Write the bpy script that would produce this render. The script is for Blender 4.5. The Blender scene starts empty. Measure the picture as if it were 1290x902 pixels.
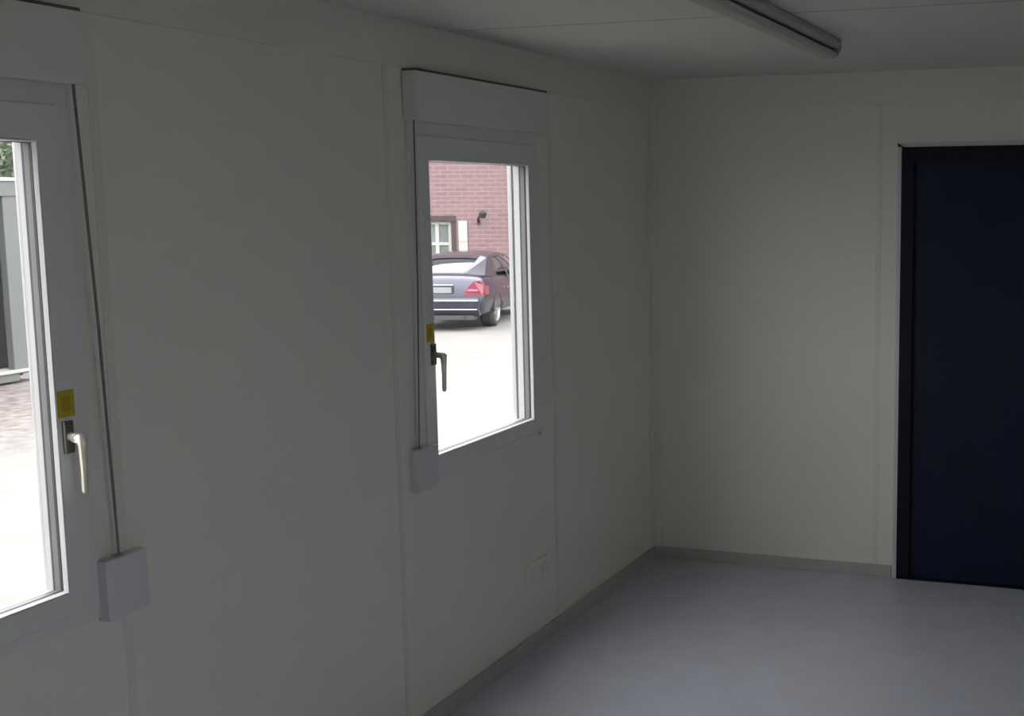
import bpy, bmesh, math, random
from mathutils import Vector, Matrix
random.seed(7)
sc = bpy.context.scene
col = sc.collection
R = math.radians

# ---------------------------------------------------------------- camera
W_, H_ = 1290, 902
F_, CX, CY = 1619.85, 881.7, 461.826
cam = bpy.data.cameras.new('camera'); co = bpy.data.objects.new('camera', cam); col.objects.link(co)
cam.sensor_fit = 'HORIZONTAL'; cam.sensor_width = 36; cam.lens = F_ * 36 / W_
cam.shift_x = -(CX - W_ / 2) / W_; cam.shift_y = (CY - H_ / 2) / W_
cam.clip_start = .05; cam.clip_end = 300
y_, p_, r_ = R(18.5457), R(7.4541), R(-.3909)
fw = Vector((-math.sin(y_) * math.cos(p_), math.cos(y_) * math.cos(p_), -math.sin(p_)))
rt = Vector((math.cos(y_), math.sin(y_), 0)); up = rt.cross(fw)
rt2 = rt * math.cos(r_) + up * math.sin(r_); up2 = -rt * math.sin(r_) + up * math.cos(r_)
co.matrix_world = Matrix(((rt2.x, up2.x, -fw.x, 0), (rt2.y, up2.y, -fw.y, 0), (rt2.z, up2.z, -fw.z, 1.776), (0, 0, 0, 1)))
sc.camera = co

# ---------------------------------------------------------------- light
w = bpy.data.worlds.new('world'); sc.world = w; w.use_nodes = True
nt = w.node_tree; bg = nt.nodes['Background']
tc = nt.nodes.new('ShaderNodeTexCoord'); sx = nt.nodes.new('ShaderNodeSeparateXYZ'); cr = nt.nodes.new('ShaderNodeValToRGB')
nt.links.new(tc.outputs['Generated'], sx.inputs[0]); nt.links.new(sx.outputs['Z'], cr.inputs[0]); nt.links.new(cr.outputs[0], bg.inputs[0])
cr.color_ramp.elements[0].color = (.74, .75, .77, 1); cr.color_ramp.elements[0].position = 0
cr.color_ramp.elements[1].color = (1.15, 1.15, 1.16, 1); cr.color_ramp.elements[1].position = .7
bg.inputs[1].default_value = 7.0

sc.view_settings.view_transform = 'Standard'; sc.view_settings.look = 'None'
sc.view_settings.exposure = 0; sc.view_settings.gamma = 1; sc.view_settings.use_curve_mapping = False

# ---------------------------------------------------------------- materials
def mat(name, color, rough=.5, metal=0, noise=0, nscale=4, bump=0, bscale=60, coat=0, stretch=None, spec=None):
    m = bpy.data.materials.new(name); m.use_nodes = True; n = m.node_tree; b = n.nodes['Principled BSDF']
    b.inputs['Base Color'].default_value = (*color, 1); b.inputs['Roughness'].default_value = rough; b.inputs['Metallic'].default_value = metal
    b.inputs['Coat Weight'].default_value = coat; b.inputs['Coat Roughness'].default_value = .06
    if spec is not None: b.inputs['Specular IOR Level'].default_value = spec
    t = n.nodes.new('ShaderNodeTexCoord')
    vec = t.outputs['Object']
    if stretch:
        mp = n.nodes.new('ShaderNodeMapping'); mp.inputs['Scale'].default_value = stretch; n.links.new(vec, mp.inputs[0]); vec = mp.outputs[0]
    if noise:
        x = n.nodes.new('ShaderNodeTexNoise'); x.inputs['Scale'].default_value = nscale; x.inputs['Detail'].default_value = 5
        n.links.new(vec, x.inputs['Vector'])
        r = n.nodes.new('ShaderNodeValToRGB'); r.color_ramp.elements[0].position = .3; r.color_ramp.elements[1].position = .7
        r.color_ramp.elements[0].color = (*[c * (1 - noise) for c in color], 1); r.color_ramp.elements[1].color = (*[min(1, c * (1 + noise)) for c in color], 1)
        n.links.new(x.outputs['Fac'], r.inputs[0]); n.links.new(r.outputs[0], b.inputs['Base Color'])
    if bump:
        x2 = n.nodes.new('ShaderNodeTexNoise'); x2.inputs['Scale'].default_value = bscale; x2.inputs['Detail'].default_value = 3
        n.links.new(t.outputs['Object'], x2.inputs['Vector'])
        bp = n.nodes.new('ShaderNodeBump'); bp.inputs['Strength'].default_value = bump; bp.inputs['Distance'].default_value = .01
        n.links.new(x2.outputs['Fac'], bp.inputs['Height']); n.links.new(bp.outputs[0], b.inputs['Normal'])
    return m

def glass_mat(name, tint=(1, 1, 1), gloss=.06):
    m = bpy.data.materials.new(name); m.use_nodes = True; n = m.node_tree; n.nodes.clear()
    o = n.nodes.new('ShaderNodeOutputMaterial'); t = n.nodes.new('ShaderNodeBsdfTransparent'); g = n.nodes.new('ShaderNodeBsdfGlossy')
    g.inputs['Roughness'].default_value = .02; t.inputs[0].default_value = (*tint, 1)
    mx = n.nodes.new('ShaderNodeMixShader'); mx.inputs[0].default_value = gloss
    n.links.new(t.outputs[0], mx.inputs[1]); n.links.new(g.outputs[0], mx.inputs[2]); n.links.new(mx.outputs[0], o.inputs[0])
    return m

def brick_mat():
    m = bpy.data.materials.new('pink_red_brick'); m.use_nodes = True; n = m.node_tree; b = n.nodes['Principled BSDF']; b.inputs['Roughness'].default_value = .85
    t = n.nodes.new('ShaderNodeTexCoord'); s = n.nodes.new('ShaderNodeSeparateXYZ'); c = n.nodes.new('ShaderNodeCombineXYZ')
    n.links.new(t.outputs['Object'], s.inputs[0]); n.links.new(s.outputs['X'], c.inputs['X']); n.links.new(s.outputs['Z'], c.inputs['Y'])
    k = n.nodes.new('ShaderNodeTexBrick'); n.links.new(c.outputs[0], k.inputs['Vector'])
    k.inputs['Color1'].default_value = (0.1521, 0.08736, 0.09672, 1); k.inputs['Color2'].default_value = (0.1209, 0.06396, 0.07488, 1); k.inputs['Mortar'].default_value = (0.2106, 0.156, 0.1599, 1)
    k.inputs['Scale'].default_value = 1; k.inputs['Brick Width'].default_value = .34; k.inputs['Row Height'].default_value = .105
    k.inputs['Mortar Size'].default_value = .012; k.inputs['Mortar Smooth'].default_value = .3
    x = n.nodes.new('ShaderNodeTexNoise'); x.inputs['Scale'].default_value = .9; x.inputs['Detail'].default_value = 4; n.links.new(t.outputs['Object'], x.inputs['Vector'])
    mx = n.nodes.new('ShaderNodeMixRGB'); mx.inputs[2].default_value = (0.1482, 0.1053, 0.0936, 1)
    mm = n.nodes.new('ShaderNodeMath'); mm.operation = 'MULTIPLY'; mm.inputs[1].default_value = .55
    n.links.new(x.outputs['Fac'], mm.inputs[0]); n.links.new(mm.outputs[0], mx.inputs[0]); n.links.new(k.outputs['Color'], mx.inputs[1]); n.links.new(mx.outputs[0], b.inputs['Base Color'])
    return m

def gravel_mat():
    m = mat('pale_sandy_gravel', (.131, .126, .118), .95, noise=.10, nscale=1.6, bump=.4, bscale=30)
    n = m.node_tree; b = n.nodes['Principled BSDF']; old = b.inputs['Base Color'].links[0].from_socket
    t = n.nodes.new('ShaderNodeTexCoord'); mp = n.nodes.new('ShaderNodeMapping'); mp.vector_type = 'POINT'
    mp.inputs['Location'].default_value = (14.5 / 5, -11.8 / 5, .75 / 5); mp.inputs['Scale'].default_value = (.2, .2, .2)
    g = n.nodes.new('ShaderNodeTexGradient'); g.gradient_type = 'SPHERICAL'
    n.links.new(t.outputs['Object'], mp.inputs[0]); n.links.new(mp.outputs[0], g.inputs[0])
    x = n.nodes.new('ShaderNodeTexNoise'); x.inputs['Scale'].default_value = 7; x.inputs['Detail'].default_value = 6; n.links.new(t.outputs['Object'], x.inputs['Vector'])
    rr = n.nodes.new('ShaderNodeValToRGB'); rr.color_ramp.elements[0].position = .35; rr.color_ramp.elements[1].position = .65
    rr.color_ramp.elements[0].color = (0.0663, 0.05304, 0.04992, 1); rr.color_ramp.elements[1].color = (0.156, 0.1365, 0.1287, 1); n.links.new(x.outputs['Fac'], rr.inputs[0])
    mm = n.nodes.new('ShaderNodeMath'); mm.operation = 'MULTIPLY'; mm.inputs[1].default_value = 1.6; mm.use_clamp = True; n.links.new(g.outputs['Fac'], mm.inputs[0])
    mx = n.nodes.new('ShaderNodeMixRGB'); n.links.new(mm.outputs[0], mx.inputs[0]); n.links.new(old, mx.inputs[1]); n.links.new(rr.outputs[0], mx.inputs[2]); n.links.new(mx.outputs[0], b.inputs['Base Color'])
    return m

M = {
 'wall': mat('white_wall_panel', (.79, .79, .725), .55, noise=.02, nscale=1.3, bump=.05, bscale=20),
 'trim': mat('white_trim', (.77, .77, .705), .5, noise=.02, nscale=3),
 'seam': mat('panel_seam_strip', (.74, .74, .68), .5, noise=.02, nscale=3),
 'joint': mat('grey_joint_filler', (.42, .42, .40), .8, noise=.05, nscale=8),
 'gap': mat('dark_gap_fill', (.12, .12, .11), .8, noise=.15, nscale=8),
 'ceil': mat('white_ceiling_panel', (.69, .69, .635), .6, noise=.02, nscale=1.5),
 'floor': mat('grey_blue_vinyl', (.56, .575, .66), .36, noise=.05, nscale=6, bump=.02, bscale=80),
 'skirt': mat('grey_skirting', (.46, .465, .44), .5, noise=.04, nscale=8),
 'shutter': mat('white_shutter_plastic', (.73, .73, .69), .4, noise=.01, nscale=5),
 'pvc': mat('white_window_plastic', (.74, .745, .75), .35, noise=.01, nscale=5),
 'pvcbright': mat('white_glazing_bead', (.70, .70, .71), .35, noise=.01, nscale=5),
 'rebate': mat('grey_glazing_rebate', (.11, .11, .112), .5, noise=.05, nscale=8),
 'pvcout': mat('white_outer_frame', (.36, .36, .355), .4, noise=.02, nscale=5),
 'gasket': mat('black_rubber_gasket', (.02, .02, .022), .6, noise=.1, nscale=20),
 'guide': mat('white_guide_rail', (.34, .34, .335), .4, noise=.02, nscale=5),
 'box': mat('white_plastic_box', (.66, .67, .70), .4, noise=.01, nscale=5),
 'strap': mat('grey_woven_strap', (.2, .2, .19), .8, noise=.2, nscale=60),
 'yellow': mat('yellow_sticker_paper', (.50, .42, .025), .6, noise=.06, nscale=20),
 'orange': mat('orange_print', (.46, .30, .015), .6, noise=.05, nscale=20),
 'champ': mat('champagne_metal', (.78, .73, .62), .32, metal=.75, noise=.03, nscale=10),
 'rosette': mat('dull_bronze_plate', (.16, .155, .13), .45, metal=.5, noise=.05, nscale=20),
 'door': mat('navy_door_paint', (.005, .009, .032), .45, spec=.25, noise=.1, nscale=3),
 'jamb': mat('dark_navy_frame_paint', (.003, .004, .012), .5, spec=.25, noise=.1, nscale=3),
 'steel': mat('brushed_steel', (.6, .6, .6), .3, metal=1, noise=.03, nscale=20),
 'lampbody': mat('grey_lamp_housing', (.42, .42, .385), .45, noise=.04, nscale=12),
 'lampdiff': mat('dusty_lamp_cover', (.46, .46, .42), .35, noise=.06, nscale=14, stretch=(1, .2, 1)),
 'glass': glass_mat('window_glass'),
 'extclad': mat('pale_container_cladding', (0.234, 0.234, 0.234), .6, noise=.03, nscale=2),
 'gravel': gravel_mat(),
 'brick': brick_mat(),
 'render_white': mat('white_painted_wood', (0.2808, 0.2808, 0.2652), .5, noise=.03, nscale=5),
 'darkpane': mat('grey_window_pane', (0.1248, 0.1404, 0.1326), .12, noise=.3, nscale=2.5),
 'lintel': mat('dark_brick_lintel', (0.039, 0.02574, 0.02574), .8, noise=.2, nscale=12),
 'iron': mat('black_iron', (.02, .018, .018), .5, noise=.1, nscale=20),
 'cgrey': mat('grey_container_steel', (0.0858, 0.0936, 0.08814), .5, noise=.04, nscale=2),
 'cwhite': mat('white_container_edge', (0.2652, 0.273, 0.2574), .5, noise=.04, nscale=2),
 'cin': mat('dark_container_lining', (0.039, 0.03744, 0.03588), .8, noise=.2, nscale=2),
 'cred': mat('reddish_brown_panel', (0.0702, 0.0312, 0.0312), .7, noise=.2, nscale=3),
 'leaf': mat('green_leaves', (.075, .105, .06), .7, noise=.4, nscale=3),
 'bark': mat('brown_bark', (.12, .085, .06), .9, noise=.3, nscale=10),
 'timber': mat('dark_brown_timber', (0.039, 0.02808, 0.02808), .8, noise=.25, nscale=6, stretch=(6, 6, .6)),
 'roof': mat('dark_roof_sheet', (0.039, 0.0351, 0.0351), .8, noise=.2, nscale=3),
 'paint': mat('dark_blue_car_paint', (.040, .041, .062), .26, metal=.75, noise=.03, nscale=3, coat=.5),
 'carglass': mat('dark_car_glass', (.03, .035, .04), .06, noise=.1, nscale=2, coat=.6),
 'tyre': mat('black_tyre_rubber', (.03, .03, .03), .85, noise=.2, nscale=20),
 'rim': mat('silver_alloy', (.4, .4, .4), .35, metal=.9, noise=.03, nscale=10),
 'tail': mat('red_tail_lens', (0.1716, 0.0195, 0.039), .2, noise=.1, nscale=12, coat=.5),
 'tailw': mat('clear_pink_lens', (0.234, 0.117, 0.1482), .2, noise=.05, nscale=12, coat=.5),
 'plate': mat('white_number_plate', (0.1872, 0.1872, 0.2028), .4, noise=.02, nscale=12),
 'chrome': mat('chrome_trim', (.8, .8, .82), .15, metal=1, noise=.02, nscale=10),
 'plastic': mat('black_plastic', (.035, .035, .038), .6, noise=.1, nscale=10),
}

# ---------------------------------------------------------------- helpers
class MB:
    def __init__(s): s.v = []; s.f = []; s.m = []; s.mats = []
    def mi(s, m):
        if m not in s.mats: s.mats.append(m)
        return s.mats.index(m)
    def add(s, vs, fs, m):
        k = len(s.v); s.v += [tuple(v) for v in vs]; i = s.mi(m)
        for f in fs: s.f.append([k + a for a in f]); s.m.append(i)
        return s
    def box(s, a, b, m, bev=0):
        (x0, y0, z0), (x1, y1, z1) = [[min(p, q) for p, q in zip(a, b)], [max(p, q) for p, q in zip(a, b)]]
        if bev:
            bm = bmesh.new(); bmesh.ops.create_cube(bm, size=1)
            for v in bm.verts: v.co = Vector(((x0 + x1) / 2 + v.co.x * (x1 - x0), (y0 + y1) / 2 + v.co.y * (y1 - y0), (z0 + z1) / 2 + v.co.z * (z1 - z0)))
            bmesh.ops.bevel(bm, geom=bm.edges[:] , offset=bev, segments=2, affect='EDGES', profile=.6)
            bm.verts.index_update(); vs = [v.co[:] for v in bm.verts]; fs = [[v.index for v in f.verts] for f in bm.faces]; bm.free()
            return s.add(vs, fs, m)
        vs = [(x, y, z) for x in (x0, x1) for y in (y0, y1) for z in (z0, z1)]
        return s.add(vs, [(0, 1, 3, 2), (4, 6, 7, 5), (0, 4, 5, 1), (2, 3, 7, 6), (0, 2, 6, 4), (1, 5, 7, 3)], m)
    def prism(s, pts, axis, a, b, m):
        n = len(pts)
        def P(p, t):
            q = [p[0], p[1]]; q.insert(axis, t); return tuple(q)
        vs = [P(p, a) for p in pts] + [P(p, b) for p in pts]
        fs = [list(range(n)), list(range(2 * n - 1, n - 1, -1))] + [[i, i + n, (i + 1) % n + n, (i + 1) % n] for i in range(n)]
        return s.add(vs, fs, m)
    def tube(s, pts, r, m, n=10, rr=None):
        pts = [Vector(p) for p in pts]; vs = []; fs = []
        for i, p in enumerate(pts):
            d = (pts[min(i + 1, len(pts) - 1)] - pts[max(i - 1, 0)]).normalized()
            a = d.orthogonal().normalized() if i == 0 else (a - d * a.dot(d)).normalized()
            b = d.cross(a); q = rr[i] if rr else r
            for k in range(n):
                t = 2 * math.pi * k / n; vs.append(p + (a * math.cos(t) + b * math.sin(t)) * q)
        for i in range(len(pts) - 1):
            for k in range(n): fs.append([i * n + k, i * n + (k + 1) % n, (i + 1) * n + (k + 1) % n, (i + 1) * n + k])
        fs.append(list(range(n - 1, -1, -1))); fs.append([(len(pts) - 1) * n + k for k in range(n)])
        return s.add(vs, fs, m)
    def build(s, name, parent=None, smooth=False, subsurf=0):
        me = bpy.data.meshes.new(name); me.from_pydata(s.v, [], s.f)
        for m in s.mats: me.materials.append(m)
        for p, i in zip(me.polygons, s.m): p.material_index = i; p.use_smooth = smooth
        bm = bmesh.new(); bm.from_mesh(me); bmesh.ops.recalc_face_normals(bm, faces=bm.faces[:]); bm.to_mesh(me); bm.free()
        o = bpy.data.objects.new(name, me); col.objects.link(o)
        if parent: o.parent = parent
        if subsurf:
            d = o.modifiers.new('s', 'SUBSURF'); d.levels = subsurf; d.render_levels = subsurf
        return o

def tag(o, label=None, cat=None, group=None, kind=None):
    for k, v in (('label', label), ('category', cat), ('group', group), ('kind', kind)):
        if v: o[k] = v
    return o
def empty(name, loc=(0, 0, 0), rz=0):
    o = bpy.data.objects.new(name, None); o.location = loc; o.rotation_euler.z = rz; o.empty_display_size = .1; col.objects.link(o); return o
def struct(o, label=None): o['kind'] = 'structure'; o['label'] = label or o.name.replace('_', ' '); return o

# ---------------------------------------------------------------- room
XL, XR, YB, YF, ZC, T = -2.2123, 2.42, 5.86, -.8, 2.338, .05
ZCOR = 2.192
WIN = [(1.318, 2.263, -1), (3.655, 4.600, 1)]          # outer frame y0, y1; +1: handle and strap at the near (low y) side
WZ0, WZ1 = .835, 2.032

def wall_with_holes(name, fixed, thick, u0, u1, holes, axis, label):
    """axis 'x': wall plane at x=fixed running in y; holes (u0,u1,z0,z1)"""
    b = MB(); a0, a1 = sorted((fixed, fixed + thick)); zt = ZC + .06
    def bx(p, q, z0, z1):
        if q - p < 1e-4 or z1 - z0 < 1e-4: return
        if axis == 'x': b.box((a0, p, z0), (a1, q, z1), M['wall'])
        else: b.box((p, a0, z0), (q, a1, z1), M['wall'])
    x = u0
    for h in sorted(holes):
        bx(x, h[0], 0, zt); bx(h[0], h[1], 0, h[2]); bx(h[0], h[1], h[3], zt); x = h[1]
    bx(x, u1, 0, zt)
    return struct(b.build(name), label)

wall_with_holes('wall_left', XL, -T, YF, YB, [(w_[0] + .01, w_[1] - .01, WZ0 + .01, WZ1 - .01) for w_ in WIN], 'x', 'left wall of matt white container panels with two windows')
wall_with_holes('wall_back', YB, .06, XL, XR, [(-.996, -.04, 0, 1.998)], 'y', 'plain white end wall holding the navy door')
wall_with_holes('wall_right', XR, .05, YF, YB, [(.2, 1.14, .84, 2.02)], 'x', 'right wall outside the picture')  # hole for the added window that brings in extra daylight
wall_with_holes('wall_front', YF, -.05, XL, XR, [], 'y', 'front wall behind the viewer')

struct(MB().box((XL, YF, -.06), (XR, YB, 0), M['floor']).build('floor'), 'smooth blue grey vinyl floor')
b = MB(); b.box((XL, YF, ZC), (XR, YB, ZC + .05), M['ceil'])
struct(b.build('ceiling'), 'white panelled ceiling')
b = MB()
for yy in (.4, 3.93): b.box((XL + .01, yy - .004, ZC - .0006), (XR - .01, yy + .004, ZC + .001), M['joint'])
struct(b.build('trim_1'), 'thin cover strips over the ceiling panel joints')

# cornice boards
struct(MB().box((XL, YF, ZCOR), (XL + .008, YB, ZC), M['trim'], .002).build('trim_2'), 'flat cornice board along the top of the left wall')
struct(MB().box((XL + .008, YB - .008, ZCOR), (XR, YB, ZC), M['trim'], .002).build('trim_3'), 'flat cornice board along the top of the back wall')
# corner profile
b = MB(); b.box((XL, YB - .045, .057), (XL + .006, YB, ZCOR), M['trim'], .001).box((XL + .006, YB - .006, .057), (XL + .04, YB, ZCOR), M['trim'], .001)
struct(b.build('trim_4'), 'narrow white angle profile in the room corner')
# seam strips on the left wall panels
n_ = 5
for yy in (1.17, 2.345, 3.545, 4.725):
    zs = (.057, ZCOR)
    b = MB().box((XL, yy - .014, zs[0]), (XL + .002, yy + .014, zs[1]), M['seam'], .0008)
    struct(b.build('trim_%d' % n_), 'narrow cover strip on a vertical wall joint'); n_ += 1
b = MB().box((-1.112, YB - .0025, .057), (-1.088, YB, ZCOR), M['seam'], .0008)
struct(b.build('trim_%d' % n_), 'narrow cover strip beside the navy door'); n_ += 1
# baseboards
def skirt(name, p, q, label):
    b = MB(); b.box(p, q, M['skirt'], .002); return struct(b.build(name), label)
skirt('baseboard_left', (XL, YF, 0), (XL + .011, YB, .057), 'low grey skirting along the left wall')
skirt('baseboard_back', (XL + .011, YB - .011, 0), (-1.02, YB, .057), 'low grey skirting along the back wall')
skirt('baseboard_back_right', (.0, YB - .011, 0), (XR - .011, YB, .057), 'low grey skirting right of the door')
skirt('baseboard_right', (XR - .011, YF, 0), (XR, YB, .057), 'low grey skirting along the right wall')

# ---------------------------------------------------------------- door
dr = struct(empty('door_1', (-.52, YB, 0)), 'dark navy blue steel door in the back wall'); dx = .52
def L(o, root):
    o.parent = root; o.matrix_parent_inverse = Matrix.Translation(root.location).inverted(); return o
b = MB()
b.box((-.996, YB - .02, 0), (-.94, YB + .07, 1.998), M['jamb'], .002).box((-.096, YB - .02, 0), (-.04, YB + .07, 1.998), M['jamb'], .002)
b.box((-.94, YB - .02, 1.93), (-.096, YB + .07, 1.998), M['jamb'], .002)
L(b.build('door_frame'), dr)
b = MB(); b.box((-.942, YB + .004, .006), (-.094, YB + .048, 1.932), M['door'], .003)
lf = L(b.build('door_leaf'), dr)
b = MB(); b.tube([(-.16, YB + .004, 1.02), (-.16, YB - .05, 1.02)], .01, M['steel']); b.tube([(-.16, YB - .046, 1.02), (-.22, YB - .05, 1.02), (-.29, YB - .048, 1.02)], .009, M['steel'])
b.box((-.185, YB - .004, .9), (-.135, YB + .006, 1.1), M['steel'], .003)
h = b.build('door_handle'); h.parent = lf
b = MB(); b.box((-.94, YB - .018, 0), (-.096, YB + .06, .006), M['jamb']); L(b.build('threshold'), dr)
b = MB(); b.box((-1.016, YB - .006, .0), (-.996, YB, 2.014), M['box'], .001).box((-1.016, YB - .006, 1.998), (-.02, YB, 2.018), M['box'], .001)
struct(b.build('trim_%d' % n_), 'thin pale edging around the navy door'); n_ += 1

# ---------------------------------------------------------------- windows
def frame_ring(b, y0, y1, z0, z1, iy0, iy1, iz0, iz1, xa, xb, m):
    """rectangular ring from plane xa to xb as four mitred-looking boxes in one mesh"""
    o = [(y0, z0), (y1, z0), (y1, z1), (y0, z1)]; i = [(iy0, iz0), (iy1, iz0), (iy1, iz1), (iy0, iz1)]
    vs = [(xa, *p) for p in o] + [(xa, *p) for p in i] + [(xb, *p) for p in o] + [(xb, *p) for p in i]
    fs = []
    for k in range(4):
        n = (k + 1) % 4
        fs += [(k, n, n + 4, k + 4), (k + 8, k + 12, n + 12, n + 8), (k, k + 8, n + 8, n), (k + 4, n + 4, n + 12, k + 12)]
    b.add(vs, fs, m)
def ring_bev(b, y0, y1, z0, z1, wd, xf, xb, m, e=.003, inner=None):
    """ring with small chamfers on its front edges. xf = room side"""
    iy0, iy1, iz0, iz1 = inner or (y0 + wd, y1 - wd, z0 + wd, z1 - wd)
    prof = [(0, xb), (0, xf - e), (e, xf), (1 - e, xf), (1, xf - e), (1, xb)]
    vs = []
    for t, x in prof:
        tt = 0 if t == 0 else (1 if t == 1 else t)
        def lp(a, c):
            s = 1 if c > a else -1
            if tt == 0: return a
            if tt == 1: return c
            return a + s * e if tt == e else c - s * e
        vs += [(x, lp(y0, iy0), lp(z0, iz0)), (x, lp(y1, iy1), lp(z0, iz0)), (x, lp(y1, iy1), lp(z1, iz1)), (x, lp(y0, iy0), lp(z1, iz1))]
    fs = []
    for r in range(len(prof)):
        q = (r + 1) % len(prof)
        for k in range(4):
            n = (k + 1) % 4; fs.append((r * 4 + k, r * 4 + n, q * 4 + n, q * 4 + k))
    b.add(vs, fs, m)

def make_window(idx, y0, y1, side, lab):
    wd = struct(empty('window_%d' % idx, (XL, (y0 + y1) / 2, WZ0)), lab)
    b = MB(); ring_bev(b, y0, y1, WZ0, WZ1, .05, XL + .008, XL - .055, M['pvc'], .003, (y0 + .085, y1 - .085, WZ0 + .075, WZ1 - .11)); fr = L(b.build('window_frame'), wd)
    sy0, sy1, sz0, sz1 = y0 + .045, y1 - .045, .865, 1.985
    gy0, gy1, gz0, gz1 = y0 + .105, y1 - .105, .925, 1.906
    b = MB(); ring_bev(b, sy0, sy1, sz0, sz1, .06, XL + .020, XL - .012, M['pvc'], .004, (gy0, gy1, gz0, gz1)); sash = L(b.build('sash'), wd)
    def K(o, lab=None):
        o.parent = sash
        if lab: o['label'] = lab
        return o
    # sloping glazing bead, gasket, pane
    b = MB(); e = .004
    o_ = [(gy0, gz0), (gy1, gz0), (gy1, gz1), (gy0, gz1)]; i_ = [(gy0 + e, gz0 + e), (gy1 - e, gz0 + e), (gy1 - e, gz1 - e), (gy0 + e, gz1 - e)]
    vs = [(XL + .0195, *p) for p in o_] + [(XL + .011, *p) for p in i_] + [(XL + .008, *p) for p in i_] + [(XL + .008, *p) for p in o_]
    fs = [];
    for r in range(4):
        for k in range(4): n = (k + 1) % 4; q = (r + 1) % 4; fs.append((r * 4 + k, r * 4 + n, q * 4 + n, q * 4 + k))
    b.add(vs, fs, M['pvcbright']); K(b.build('glazing_bead'))
    def q_(d): return (gy0 + d, gy1 - d, gz0 + d, gz1 - d)
    b = MB(); ring_bev(b, gy0 - .002, gy1 + .002, gz0 - .002, gz1 + .002, 0, XL + .010, XL + .002, M['gasket'], .0005, q_(.005)); K(b.build('gasket'), 'black rubber gasket')
    b = MB(); ring_bev(b, gy0 - .002, gy1 + .002, gz0 - .002, gz1 + .002, 0, XL + .002, XL - .014, M['rebate'], .0005, q_(.003)); K(b.build('glazing_rebate'))
    b = MB().box((XL - .006, gy0, gz0), (XL - .002, gy1, gz1), M['glass']); K(b.build('pane'))
    b = MB(); ring_bev(b, gy0 - .002, gy1 + .002, gz0 - .002, gz1 + .002, 0, XL - .014, XL - .021, M['gasket'], .0005, q_(.002)); L(b.build('outer_gasket'), wd)
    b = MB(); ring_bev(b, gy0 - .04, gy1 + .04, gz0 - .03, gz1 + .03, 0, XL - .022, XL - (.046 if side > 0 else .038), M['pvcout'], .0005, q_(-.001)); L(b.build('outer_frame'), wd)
    b = MB()
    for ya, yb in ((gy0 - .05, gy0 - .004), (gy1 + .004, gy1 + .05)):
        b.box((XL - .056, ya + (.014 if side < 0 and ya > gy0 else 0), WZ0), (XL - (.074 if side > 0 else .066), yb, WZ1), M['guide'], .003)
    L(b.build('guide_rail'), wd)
    b = MB(); b.prism([(XL - .05, WZ0 + .045), (XL - .12, WZ0 + .03), (XL - .12, WZ0 + .01), (XL - .05, WZ0 + .01)], 1, y0 - 0, y1 + 0, M['guide']) if 0 else None
    b = MB(); b.add([(XL - .056, y0, WZ0 + .05), (XL - .12, y0, WZ0 + .03), (XL - .12, y0, WZ0 + .01), (XL - .056, y0, WZ0 + .02), (XL - .056, y1, WZ0 + .05), (XL - .12, y1, WZ0 + .03), (XL - .12, y1, WZ0 + .01), (XL - .056, y1, WZ0 + .02)],
        [(0, 1, 2, 3), (7, 6, 5, 4), (0, 4, 5, 1), (1, 5, 6, 2), (2, 6, 7, 3), (3, 7, 4, 0)], M['steel']); L(b.build('outer_sill'), wd)
    # handle
    yh = (sy0 + gy0) / 2 + .012 if side > 0 else (sy1 + gy1) / 2 - .004
    b = MB(); b.box((XL + .019, yh - .013, 1.232), (XL + .028, yh + .013, 1.304), M['rosette'], .003); K(b.build('handle_plate'), 'dull bronze handle plate')
    hx = XL + .026
    b = MB(); b.tube([(hx, yh, 1.27), (hx + .030, yh, 1.268)], .0095, M['champ'], 12)
    b.tube([(hx + .012, yh, 1.267), (hx + .030, yh, 1.267), (hx + .0335, yh, 1.263), (hx + .035, yh, 1.252), (hx + .035, yh, 1.20), (hx + .034, yh, 1.152), (hx + .033, yh, 1.145)], .008, M['champ'], 12, [.0105, .012, .013, .010, .0075, .0075, .005])
    K(b.build('handle', smooth=True), 'champagne metal lever handle')
    # corner hinge cap on the other side
    yo = sy1 + .006 if side > 0 else sy0 - .006
    for zz in (.872, 1.95):
        b = MB(); b.tube([(XL + .014, yo, zz - .022), (XL + .014, yo, zz + .022)], .007, M['pvc'] , 10)
        L(b.build('hinge', smooth=True), wd)
    # sticker
    ys = yh - .012 if side > 0 else yh + .002
    b = MB(); b.box((XL + .0201, ys - .024, 1.312), (XL + .0208, ys + .024, 1.371), M['yellow']); b.box((XL + .0208, ys - .012, 1.325), (XL + .0211, ys + .012, 1.358), M['orange'])
    st = b.build('sticker')
    # shutter
    sh = empty('roller_shutter', (XL, (y0 + y1) / 2, WZ1))
    bx0, bx1 = (y0 - .015, y1 + .02) if side > 0 else (y0 - .02, y1 + .015)
    b = MB(); b.box((XL + .002, bx0, WZ1 - .002), (XL + .055, bx1, ZCOR - .009), M['shutter'], .003); L(b.build('shutter_box'), sh)
    b = MB(); b.box((XL + .001, bx0 + .004, ZCOR - .012), (XL + .048, bx1 - .004, ZCOR - .001), M['gap']); L(b.build('top_gap_shade'), sh)  # dark bar stands in for the shadowed gap between box and cornice
    yt, yb2 = (y0 + .002, y0 - .022) if side > 0 else (y1 - .004, y1 + .045)
    wy0, wy1 = (y0 - .05, y0 + .08) if side > 0 else (y1 - .008, y1 + .122)
    b = MB()
    pts = [(XL + .03, yt, WZ1 + .002), (XL + .031, yt + (yb2 - yt) * .5, 1.5), (XL + .022, yb2, .966)]
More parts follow.
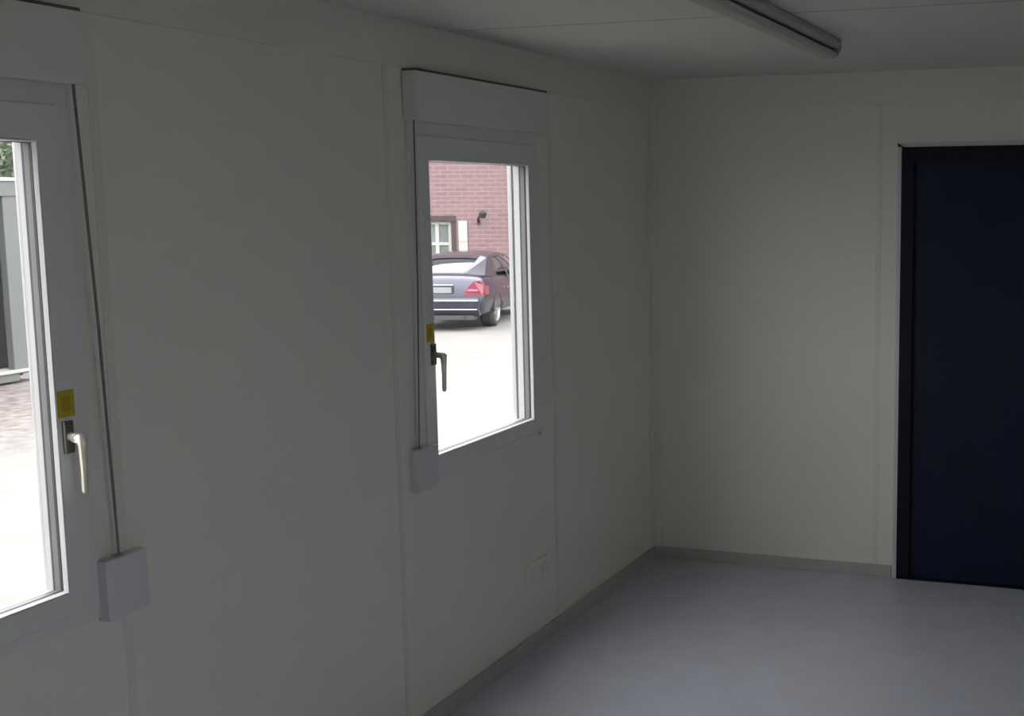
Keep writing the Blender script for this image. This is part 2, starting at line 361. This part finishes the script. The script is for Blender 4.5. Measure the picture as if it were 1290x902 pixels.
    for p, q in zip(pts[:-1], pts[1:]):
        wq = .0035
        vs = [(p[0] - .001, p[1] - wq, p[2]), (p[0] - .001, p[1] + wq, p[2]), (p[0] + .001, p[1] + wq, p[2]), (p[0] + .001, p[1] - wq, p[2]), (q[0] - .001, q[1] - wq, q[2]), (q[0] - .001, q[1] + wq, q[2]), (q[0] + .001, q[1] + wq, q[2]), (q[0] + .001, q[1] - wq, q[2])]
        b.add(vs, [(0, 1, 2, 3), (4, 5, 6, 7), (0, 1, 5, 4), (1, 2, 6, 5), (2, 3, 7, 6), (3, 0, 4, 7)], M['strap'])
    L(b.build('strap'), sh)['label'] = 'dark grey pull strap'
    xw = XL + (.009 if side > 0 else .0005)
    b = MB(); b.box((xw, wy0, .826), (XL + .034, wy1, .968), M['box'], .004)
    b.box((XL + .012, yb2 - .012, .966), (XL + .03, yb2 + .012, .971), M['lampbody'], .001)
    if side > 0: b.box((XL + .0005, wy0 + .003, .829), (XL + .012, y0 - .003, .965), M['box'])
    L(b.build('strap_winder'), sh)
    return st, sh

s1, h1 = make_window(1, *WIN[0], 'white plastic window cut off by the left picture edge')
tag(s1, 'yellow sticker above the pale window handle at the left picture edge', 'sticker', 'stickers on the window sashes')
tag(h1, 'roller shutter box, strap and winder of the near left window', 'roller shutter', 'roller shutters on the left wall')
s2, h2 = make_window(2, *WIN[1], 'white plastic window looking out on the parked car')
tag(s2, 'yellow sticker beside the window that shows the parked car', 'sticker', 'stickers on the window sashes')
tag(h2, 'roller shutter box, strap and winder of the window showing the car', 'roller shutter', 'roller shutters on the left wall')

# unseen right window, added to balance the room light; open frame, no glass
for q, ya in enumerate((.2,)):
    b = MB(); frame_ring(b, ya, ya + .94, .84, 2.02, ya + .09, ya + .85, .93, 1.92, XR, XR + .05, M['pvc'])
    fill_window = struct(b.build('window_%d' % (3 + q)), 'added white window in the unseen right wall, lets in extra daylight')

# ---------------------------------------------------------------- socket on the left wall
so = tag(empty('power_socket', (XL, 4.59, .20)), 'flat white double socket plate low on the left wall under the second window', 'socket')
b = MB(); b.box((XL, 4.43, .250), (XL + .010, 4.615, .350), M['trim'], .003); L(b.build('cover_plate'), so)
for yy in (4.475, 4.57):
    b = MB(); n = 20
    r0, r1 = .032, .028
    vs = [(XL + .0122, yy + r0 * math.cos(2 * math.pi * k / n), .30 + r0 * math.sin(2 * math.pi * k / n)) for k in range(n)] + \
         [(XL + .0155, yy + r1 * math.cos(2 * math.pi * k / n), .30 + r1 * math.sin(2 * math.pi * k / n)) for k in range(n)] + \
         [(XL + .0125, yy + .022 * math.cos(2 * math.pi * k / n), .30 + .022 * math.sin(2 * math.pi * k / n)) for k in range(n)]
    fs = [[a + k, a + (k + 1) % n, a + n + (k + 1) % n, a + n + k] for a in (0, n) for k in range(n)] + [list(range(2 * n, 3 * n))]
    b.add(vs, fs, M['seam'])
    for dy in (-.009, .009): b.tube([(XL + .0124, yy + dy, .30), (XL + .0128, yy + dy, .30)], .0025, M['gasket'], 8)
    L(b.build('outlet'), so)

# ---------------------------------------------------------------- ceiling lamp
def ceiling_lamp(x, y1, length, label):
    lp = tag(empty('ceiling_lamp', (x, y1 - length / 2, ZC)), label, 'ceiling lamp')
    y0 = y1 - length
    # housing (tray) seen from its right side
    b = MB()
    prof = [(-.034, 0), (.040, 0), (.046, -.005), (.047, -.018), (.043, -.030), (.034, -.035), (-.030, -.035), (-.036, -.028), (-.036, -.006)]
    b.prism([(x + p[0], ZC + p[1]) for p in prof], 1, y0 + .02, y1 - .02, M['lampbody']); L(b.build('housing'), lp)
    b = MB(); b.box((x - .026, y0 + .03, ZC - .044), (x + .022, y1 - .03, ZC - .033), M['gap']); L(b.build('seal'), lp)
    b = MB()
    prof = [(-.034, -.042), (.028, -.042), (.034, -.048), (.033, -.056), (.022, -.064), (0, -.067), (-.024, -.064), (-.036, -.056), (-.038, -.048)]
    b.prism([(x + p[0], ZC + p[1]) for p in prof], 1, y0 + .012, y1 - .012, M['lampdiff']); L(b.build('lamp_cover'), lp)
    for yy in (y0, y1 - .025):
        b = MB(); prof = [(-.038, 0), (.044, 0), (.048, -.01), (.048, -.032), (.036, -.056), (.022, -.066), (-.024, -.066), (-.038, -.056), (-.041, -.03)]
        far = yy > y0; s0, s1_ = (1, .88) if far else (.88, 1)
        n = len(prof); cz = -.033
        rings = [(yy, s0), (yy + .015, 1 if not far else .97), (yy + .025, s1_)]
        vs = [(x + p[0] * q, t, ZC + min(0, cz + (p[1] - cz) * q)) for t, q in rings for p in prof]
        fs = [list(range(n)), list(range(2 * n, 3 * n))] + [[r * n + k, r * n + (k + 1) % n, (r + 1) * n + (k + 1) % n, (r + 1) * n + k] for r in (0, 1) for k in range(n)]
        b.add(vs, fs, M['lampbody']); L(b.build('end_cap'), lp)
    return lp
ceiling_lamp(-1.062, 4.66, 1.54, 'unlit grey fluorescent batten lamp mounted on the white ceiling')

# ---------------------------------------------------------------- outside
G = -.75
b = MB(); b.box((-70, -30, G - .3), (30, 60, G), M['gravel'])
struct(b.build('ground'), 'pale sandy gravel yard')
# own container base below the room
b = MB(); b.box((XL - .05, YF - .05, G), (XR + .05, YB + .06, -.06), M['extclad'])
struct(b.build('trim_%d' % n_), 'plinth that carries the room'); n_ += 1
b = MB(); b.box((XL - .05, YF - .05, ZC + .06), (XR + .05, YB + .06, ZC + .16), M['extclad'])
struct(b.build('trim_%d' % n_), 'flat roof slab of the room'); n_ += 1

# brick house: local x along facade, front facing -y
A = math.atan2(.26, .966)
hs = tag(empty('brick_house', (-15.3, 28.4, G), A), 'reddish brick house behind the parked car across the yard', 'house')
b = MB()
wx0, wx1, wz = -2.3, -.50, 2.12
def hb(a, c, m, bev=0): b.box(a, c, m, bev)
b.box((-6.0, 0, 0), (wx0, .35, 6.5), M['brick']); b.box((wx1, 0, 0), (9, .35, 6.5), M['brick'])
b.box((wx0, 0, 0), (wx1, .35, .75), M['brick']); b.box((wx0, 0, wz), (wx1, .35, 6.5), M['brick'])
b.box((-6.0, .35, 0), (-5.65, 7, 6.5), M['brick']); b.box((8.65, .35, 0), (9, 7, 6.5), M['brick']); b.box((-6.0, 6.65, 0), (9, 7, 6.5), M['brick'])
b.build('brick_wall', hs)
b = MB(); b.prism([(-.4, 6.5), (7.4, 6.5), (3.5, 9.0)], 0, -6.4, 9.4, M['roof']); b.build('roof', hs)
b = MB(); b.box((wx0, -.02, wz - .11), (wx1, .2, wz + .02), M['lintel']); b.box((wx1 - .13, .0, .75), (wx1, .3, wz - .11), M['lintel']); b.box((wx0, .0, .75), (wx0 + .13, .3, wz - .11), M['lintel']); b.build('window_surround', hs)
b = MB(); a0, a1 = wx0 + .13, wx1 - .13
for xx in (a0, a0 + .30, (a0 + a1) / 2 - .05, a1 - .42, a1 - .09): b.box((xx, .08, .75), (xx + .09, .16, wz - .11), M['render_white'])
for zz in (.75, 1.42, wz - .19): b.box((a0, .081, zz), (a1, .159, zz + .07), M['render_white'])
hw = b.build('house_window', hs)
b = MB(); b.box((a0, .11, .75), (a1, .13, wz - .11), M['darkpane']); b.build('pane', hw)
b = MB(); b.box((-.44, -.05, .60), (-.22, -.001, 2.02), M['render_white'], .01); b.box((-.42, -.056, 1.48), (-.24, -.048, 1.53), M['extclad']); b.build('white_panel', hs)['label'] = 'narrow white panel beside the window'
# wall lamp on the brick
wl = tag(empty('wall_lantern', (-15.3, 28.4, G), A), 'small black iron lantern on a bracket on the brick wall', 'wall lamp')
lx, lz = .06, 2.10
b = MB(); b.tube([(lx, 0, lz - .10), (lx, -.06, lz - .10), (lx + .04, -.2, lz - .02), (lx + .12, -.26, lz + .10), (lx + .17, -.26, lz + .15)], .022, M['iron'], 8); b.box((lx - .04, -.02, lz - .18), (lx + .04, 0, lz - .02), M['iron'], .005); b.build('bracket', wl)
b = MB(); b.tube([(lx + .17, -.26, lz + .17), (lx + .17, -.26, lz + .10), (lx + .17, -.26, lz - .02)], .1, M['iron'], 8, [.02, .10, .06]); b.build('lamp_shade', wl)
# downpipe at the right, seen beside the window frame
dp = MB(); dp.tube([(1.05, -.10, 0), (1.05, -.10, 6.3)], .07, M['extclad'], 12)
dpo = dp.build('downpipe', hs, smooth=True)

# grey container with open front
cn = tag(empty('storage_container', (-14.9, 11.4, G)), 'grey steel frame container with a dark open front seen through the left window', 'container')
HC = 2.86; cy0, cy1 = 7.6, 14.42
for ya, yb in ((cy1 - .42, cy1), (cy0, cy0 + .42)):
    b = MB(); b.box((-15.02, ya, G + .12), (-14.9, yb, G + HC - .22), M['cgrey'], .01); L(b.build('corner_post'), cn)
b = MB(); b.box((-15.2, cy0, G + HC - .24), (-14.88, cy1 + .03, G + HC - .03), M['cgrey'], .01); L(b.build('top_rail'), cn)
b = MB(); b.box((-17.3, cy0 - .02, G + HC - .03), (-14.86, cy1 + .05, G + HC + .02), M['cwhite'], .005); L(b.build('roof_edge'), cn)
b = MB(); b.box((-15.2, cy0, G + .03), (-14.86, cy1 - .38, G + .15), M['cgrey'], .01); b.box((-15.2, cy0, G + .15), (-14.83, cy1 + .05, G + .19), M['cwhite'], .005); L(b.build('bottom_rail'), cn)
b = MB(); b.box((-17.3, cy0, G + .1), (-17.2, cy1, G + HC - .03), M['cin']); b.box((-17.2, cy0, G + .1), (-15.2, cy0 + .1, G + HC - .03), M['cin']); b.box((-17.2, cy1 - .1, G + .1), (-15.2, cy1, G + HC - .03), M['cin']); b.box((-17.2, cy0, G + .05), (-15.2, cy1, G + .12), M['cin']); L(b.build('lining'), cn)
b = MB(); b.box((-15.75, cy1 - 1.3, G + .85), (-15.65, cy1 - .45, G + HC - .24), M['cred'], .01); b.box((-15.77, cy1 - 1.25, G + .12), (-15.6, cy1 - .46, G + .55), M['cred'], .01); L(b.build('inner_panel'), cn)['label'] = 'reddish brown inner panel'
b = MB(); b.box((-15.78, cy1 - 1.6, G + .58), (-15.5, cy1 - .45, G + .66), M['cgrey'], .01); b.box((-15.7, cy1 - 1.6, G + .42), (-15.55, cy1 - .45, G + .50), M['plastic'], .01); L(b.build('inner_ledge'), cn)

# timber shed and trees behind the container
sd = tag(empty('timber_shed', (-27.5, 22, G), R(20)), 'dark brown timber shed behind the green tree', 'shed')
b = MB(); b.box((-4, 0, 0), (2.2, 4, 4.6), M['timber']); b.build('timber_wall', sd)
b = MB(); b.prism([(-.4, 4.6), (4.4, 4.6), (2, 6.0)], 0, -4.3, 2.5, M['roof']); b.build('roof', sd)

def tree(name, loc, h, rad, n, label, cat, leaf=.16):
    t = tag(empty(name, loc), label, cat)
    b = MB(); b.tube([(0, 0, 0), (.05, .02, h * .35), (-.04, .05, h * .75)], .1, M['bark'], 8, [.13, .09, .04])
    for k in range(7):
        a = random.uniform(0, 6.28); z = h * random.uniform(.3, .6)
        b.tube([(0, 0, z), (math.cos(a) * rad * .4, math.sin(a) * rad * .4, z + h * .15), (math.cos(a) * rad * .75, math.sin(a) * rad * .75, z + h * .22)], .03, M['bark'], 6, [.05, .03, .012])
    b.build('trunk', t)
    b = MB()
    cl = [(random.gauss(0, rad * .38), random.gauss(0, rad * .38), h * random.uniform(.42, .95), rad * random.uniform(.3, .5)) for _ in range(16)]
    for k in range(n):
        c = random.choice(cl); d = Vector((random.gauss(0, 1), random.gauss(0, 1), random.gauss(0, 1))).normalized() * c[3] * random.uniform(.5, 1)
        p = Vector(c[:3]) + d; u = Vector((random.gauss(0, 1), random.gauss(0, 1), random.gauss(0, 1))).normalized(); v = u.orthogonal().normalized(); s = leaf * random.uniform(.6, 1.2)
        b.add([p - u * s, p + v * s * .4, p + u * s, p - v * s * .4], [(0, 1, 2, 3)], M['leaf'])
    b.build('foliage', t)
tree('leafy_tree', (-19.5, 17.28, G), 4.2, 1.15, 8000, 'leafy green tree rising above the grey container roof', 'tree', .09)

# ---------------------------------------------------------------- car
hd = R(14)                                             # heading left of +Y
car = tag(empty('sedan_car', (-13.30, 24.36, G), hd + math.pi / 2), 'dark blue saloon car parked before the brick house, seen from behind', 'car')
# local: x forward, y left, z up
def loft(stations, prof, m, name, sub=1, capn=True):
    b = MB(); n = None; vs = []
    for st in stations:
        ring = prof(*st); n = len(ring); vs += ring
    fs = []
    for i in range(len(stations) - 1):
        for k in range(n): fs.append([i * n + k, i * n + (k + 1) % n, (i + 1) * n + (k + 1) % n, (i + 1) * n + k])
    fs.append(list(range(n))); fs.append([(len(stations) - 1) * n + k for k in range(n)])
    b.add(vs, fs, m); return b
def body_ring(x, w, zb, zt, crown=.03):
    half = [(0, zt + crown), (.45 * w, zt + crown * .8), (.78 * w, zt), (.93 * w, zt - .05), (.985 * w, zt - .16), (w, zb + (zt - zb) * .45), (.99 * w, zb + .12), (.9 * w, zb + .01), (.5 * w, zb)]
    r = [(x, y, z) for y, z in half] + [(x, -y, z) for y, z in reversed(half[1:])]
    return r
S = [(-2.45, .72, .34, .62, .0), (-2.43, .80, .30, .84, .01), (-2.36, .86, .27, .97, .02), (-2.16, .89, .25, 1.06, .03), (-1.8, .91, .24, 1.08, .03), (-1.2, .92, .24, 1.04, .02), (-.3, .92, .24, .98, .0), (.6, .92, .24, .94, .0), (1.05, .91, .24, .93, .03), (1.7, .89, .25, .86, .05), (2.15, .86, .27, .76, .05), (2.38, .78, .30, .66, .03), (2.46, .62, .34, .56, .0)]
b = loft(S, body_ring, M['paint'], 'body'); bo = b.build('body', car, smooth=True, subsurf=1)
# wheel arches: dark discs proud of the body side
def cab_ring(x, w, zb, wt, zt):
    half = [(0, zt + .02), (.6 * wt, zt + .012), (.92 * wt, zt - .02), (wt, zt - .07), ((wt + w) / 2, (zt + zb) / 2), (w, zb)]
    return [(x, y, z) for y, z in half] + [(x, -y, z) for y, z in reversed(half[1:])]
C = [(-1.80, .74, .99, .70, 1.06), (-1.45, .80, .97, .66, 1.20), (-1.02, .83, .95, .62, 1.38), (-.5, .84, .93, .60, 1.43), (.1, .84, .92, .60, 1.44), (.55, .84, .91, .62, 1.37), (.95, .83, .90, .68, 1.14), (1.3, .78, .88, .72, .93)]
b = loft(C, cab_ring, M['carglass'], 'cabin'); b.build('car_windows', car, smooth=True, subsurf=1)
# roof skin and pillars
b = MB()
rf = [(-1.12, .60, 1.335), (-.95, .60, 1.385), (-.5, .59, 1.425), (.1, .59, 1.438), (.5, .60, 1.385)]
vs = []
for x, wt, zt in rf:
    vs += [(x, -wt - .03, zt - .075), (x, -wt, zt - .01), (x, -.5 * wt, zt + .02), (x, 0, zt + .028), (x, .5 * wt, zt + .02), (x, wt, zt - .01), (x, wt + .03, zt - .075)]
fs = [[i * 7 + k, i * 7 + k + 1, (i + 1) * 7 + k + 1, (i + 1) * 7 + k] for i in range(4) for k in range(6)]
b.add(vs, fs, M['paint'])
for s in (-1, 1):
    def quad(p, m=M['paint']):
        q = [(x, s * y, z) for x, y, z in p]; o2 = [(x, s * (y + .012), z + .004) for x, y, z in p]
        b.add(q + o2, [(0, 1, 2, 3), (4, 5, 6, 7), (0, 1, 5, 4), (1, 2, 6, 5), (2, 3, 7, 6), (3, 0, 4, 7)], m)
    # C pillar
    quad([(-2.00, .78, 1.04), (-1.30, .87, 1.00), (-.80, .65, 1.385), (-1.14, .61, 1.36)])
    quad([(-2.00, .40, 1.09), (-2.02, .80, 1.05), (-1.12, .63, 1.36), (-1.12, .50, 1.40)])
    quad([(-.18, .85, .92), (-.10, .85, .92), (-.08, .635, 1.38), (-.14, .635, 1.38)], M['plastic'])
    quad([(1.28, .80, .92), (1.10, .86, .92), (.42, .64, 1.36), (.52, .62, 1.375)])
b.build('roof', car, smooth=False)
# wheels
for wx in (-1.38, 1.47):
    for s in (-1, 1):
        b = MB(); n = 28; r = .335
        prof = [(.60, .20), (.60, .30), (.66, r), (.82, r), (.885, .305), (.885, .235), (.85, .225)]
        vs = [(wx + rr * math.cos(2 * math.pi * k / n), s * yy, .335 + rr * math.sin(2 * math.pi * k / n)) for yy, rr in prof for k in range(n)]
        fs = [[i * n + k, i * n + (k + 1) % n, (i + 1) * n + (k + 1) % n, (i + 1) * n + k] for i in range(len(prof) - 1) for k in range(n)] + [list(range(n))]
        b.add(vs, fs, M['tyre']); whl = b.build('wheel', car, smooth=False)
        b = MB(); vs = [(wx + rr * math.cos(2 * math.pi * k / n), s * yy, .335 + rr * math.sin(2 * math.pi * k / n)) for yy, rr in ((.86, .238), (.892, .232), (.88, .215), (.84, .20)) for k in range(n)]
        fs = [[i * n + k, i * n + (k + 1) % n, (i + 1) * n + (k + 1) % n, (i + 1) * n + k] for i in range(3) for k in range(n)]; b.add(vs, fs, M['rim'])
        for q in range(7):
            a = 2 * math.pi * q / 7; ca, sa = math.cos(a), math.sin(a)
            P = lambda rr, t, yy: (wx + rr * ca - t * sa, s * yy, .335 + rr * sa + t * ca)
            vs = [P(.03, -.03, .885), P(.03, .03, .885), P(.225, .022, .88), P(.225, -.022, .88), P(.03, -.03, .84), P(.03, .03, .84), P(.225, .022, .84), P(.225, -.022, .84)]
            b.add(vs, [(0, 1, 2, 3), (4, 5, 6, 7), (0, 1, 5, 4), (1, 2, 6, 5), (2, 3, 7, 6), (3, 0, 4, 7)], M['rim'])
        b.tube([(wx, s * .84, .335), (wx, s * .893, .335)], .05, M['rim'], 14)
        b.build('rim', whl)
        # dark arch
        b = MB(); n2 = 20; vs = []
        for k in range(n2 + 1):
            a = math.pi * k / n2
            for rr, yy in ((.34, .88), (.352, .922), (.356, .918)): vs.append((wx + rr * math.cos(a), s * yy, .32 + rr * math.sin(a)))
        fs = [[k * 3 + j, k * 3 + j + 1, k * 3 + j + 4, k * 3 + j + 3] for k in range(n2) for j in range(2)]
        b.add(vs, fs, M['plastic']); b.build('wheel_arch', car)
# rear details
for s in (-1, 1):
    b = MB()
    pts = [(.50, .69), (.86, .69), (.88, .76), (.865, .90), (.80, .975), (.70, .965), (.58, .84)]
    fr = [(-2.485 + (.07 if y > .8 else 0) + (z - .69) * .12, s * y, z) for y, z in pts]; bk = [(-2.25, s * y, z) for y, z in pts]
    k_ = len(pts)
    b.add(fr + bk, [list(range(k_)), list(range(2 * k_ - 1, k_ - 1, -1))] + [[i, (i + 1) % k_, (i + 1) % k_ + k_, i + k_] for i in range(k_)], M['tail'])
    tl = b.build('tail_light', car)
    b = MB(); b.box((-2.492, s * .58, .775), (-2.45, s * .79, .81), M['tailw'], .004); b.build('reversing_lens', tl)
    # side wrap
    b = MB(); b.box((-2.36, s * .86, .70), (-2.06, s * .905, .86), M['tail'], .008); b.build('side_lens', tl)
b = MB(); b.box((-2.47, -.29, .73), (-2.44, .29, .865), M['plastic'], .004); pl_ = b.build('plate_recess', car)
b = MB(); b.box((-2.476, -.26, .742), (-2.468, .26, .852), M['plate'], .003); b.build('number_plate', pl_)
b = MB(); b.prism([(-2.54, .60), (-2.50, .645), (-2.38, .655), (-2.30, .62), (-2.32, .30), (-2.46, .30), (-2.53, .42)], 1, -.80, .80, M['paint']) ; b.build('bumper', car)
b = MB(); b.box((-2.55, -.80, .585), (-2.52, .80, .61), M['chrome'], .003); b.box((-2.545, -.78, .415), (-2.51, .78, .435), M['chrome'], .003); b.build('chrome_strip', car)
b = MB(); b.box((-2.47, -.30, .89), (-2.43, .30, .905), M['chrome'], .003); b.build('boot_strip', car)
b = MB(); b.box((-2.50, -.70, .22), (-2.2, .70, .31), M['plastic'], .01); b.build('rear_valance', car)
for yy in (-.52, .52): b = MB(); b.tube([(-2.50, yy, .27), (-2.3, yy, .27)], .03, M['iron'], 12); b.build('exhaust_pipe', car)
for s in (-1, 1):
    b = MB(); b.box((.72, s * .86, .93), (.84, s * 1.05, 1.06), M['paint'], .03); b.build('wing_mirror', car)
    for xx in (-.62, .38): b = MB(); b.box((xx, s * .925, .73), (xx + .2, s * .95, .755), M['chrome'], .004); b.build('door_handle', car)
    b = MB(); b.box((1.02, s * .5, .6), (2.42, s * .78, .64), M['plastic'], .01) if 0 else b.box((-1.0, s * .905, .40), (1.05, s * .935, .46), M['plastic'], .008); b.build('side_moulding', car)
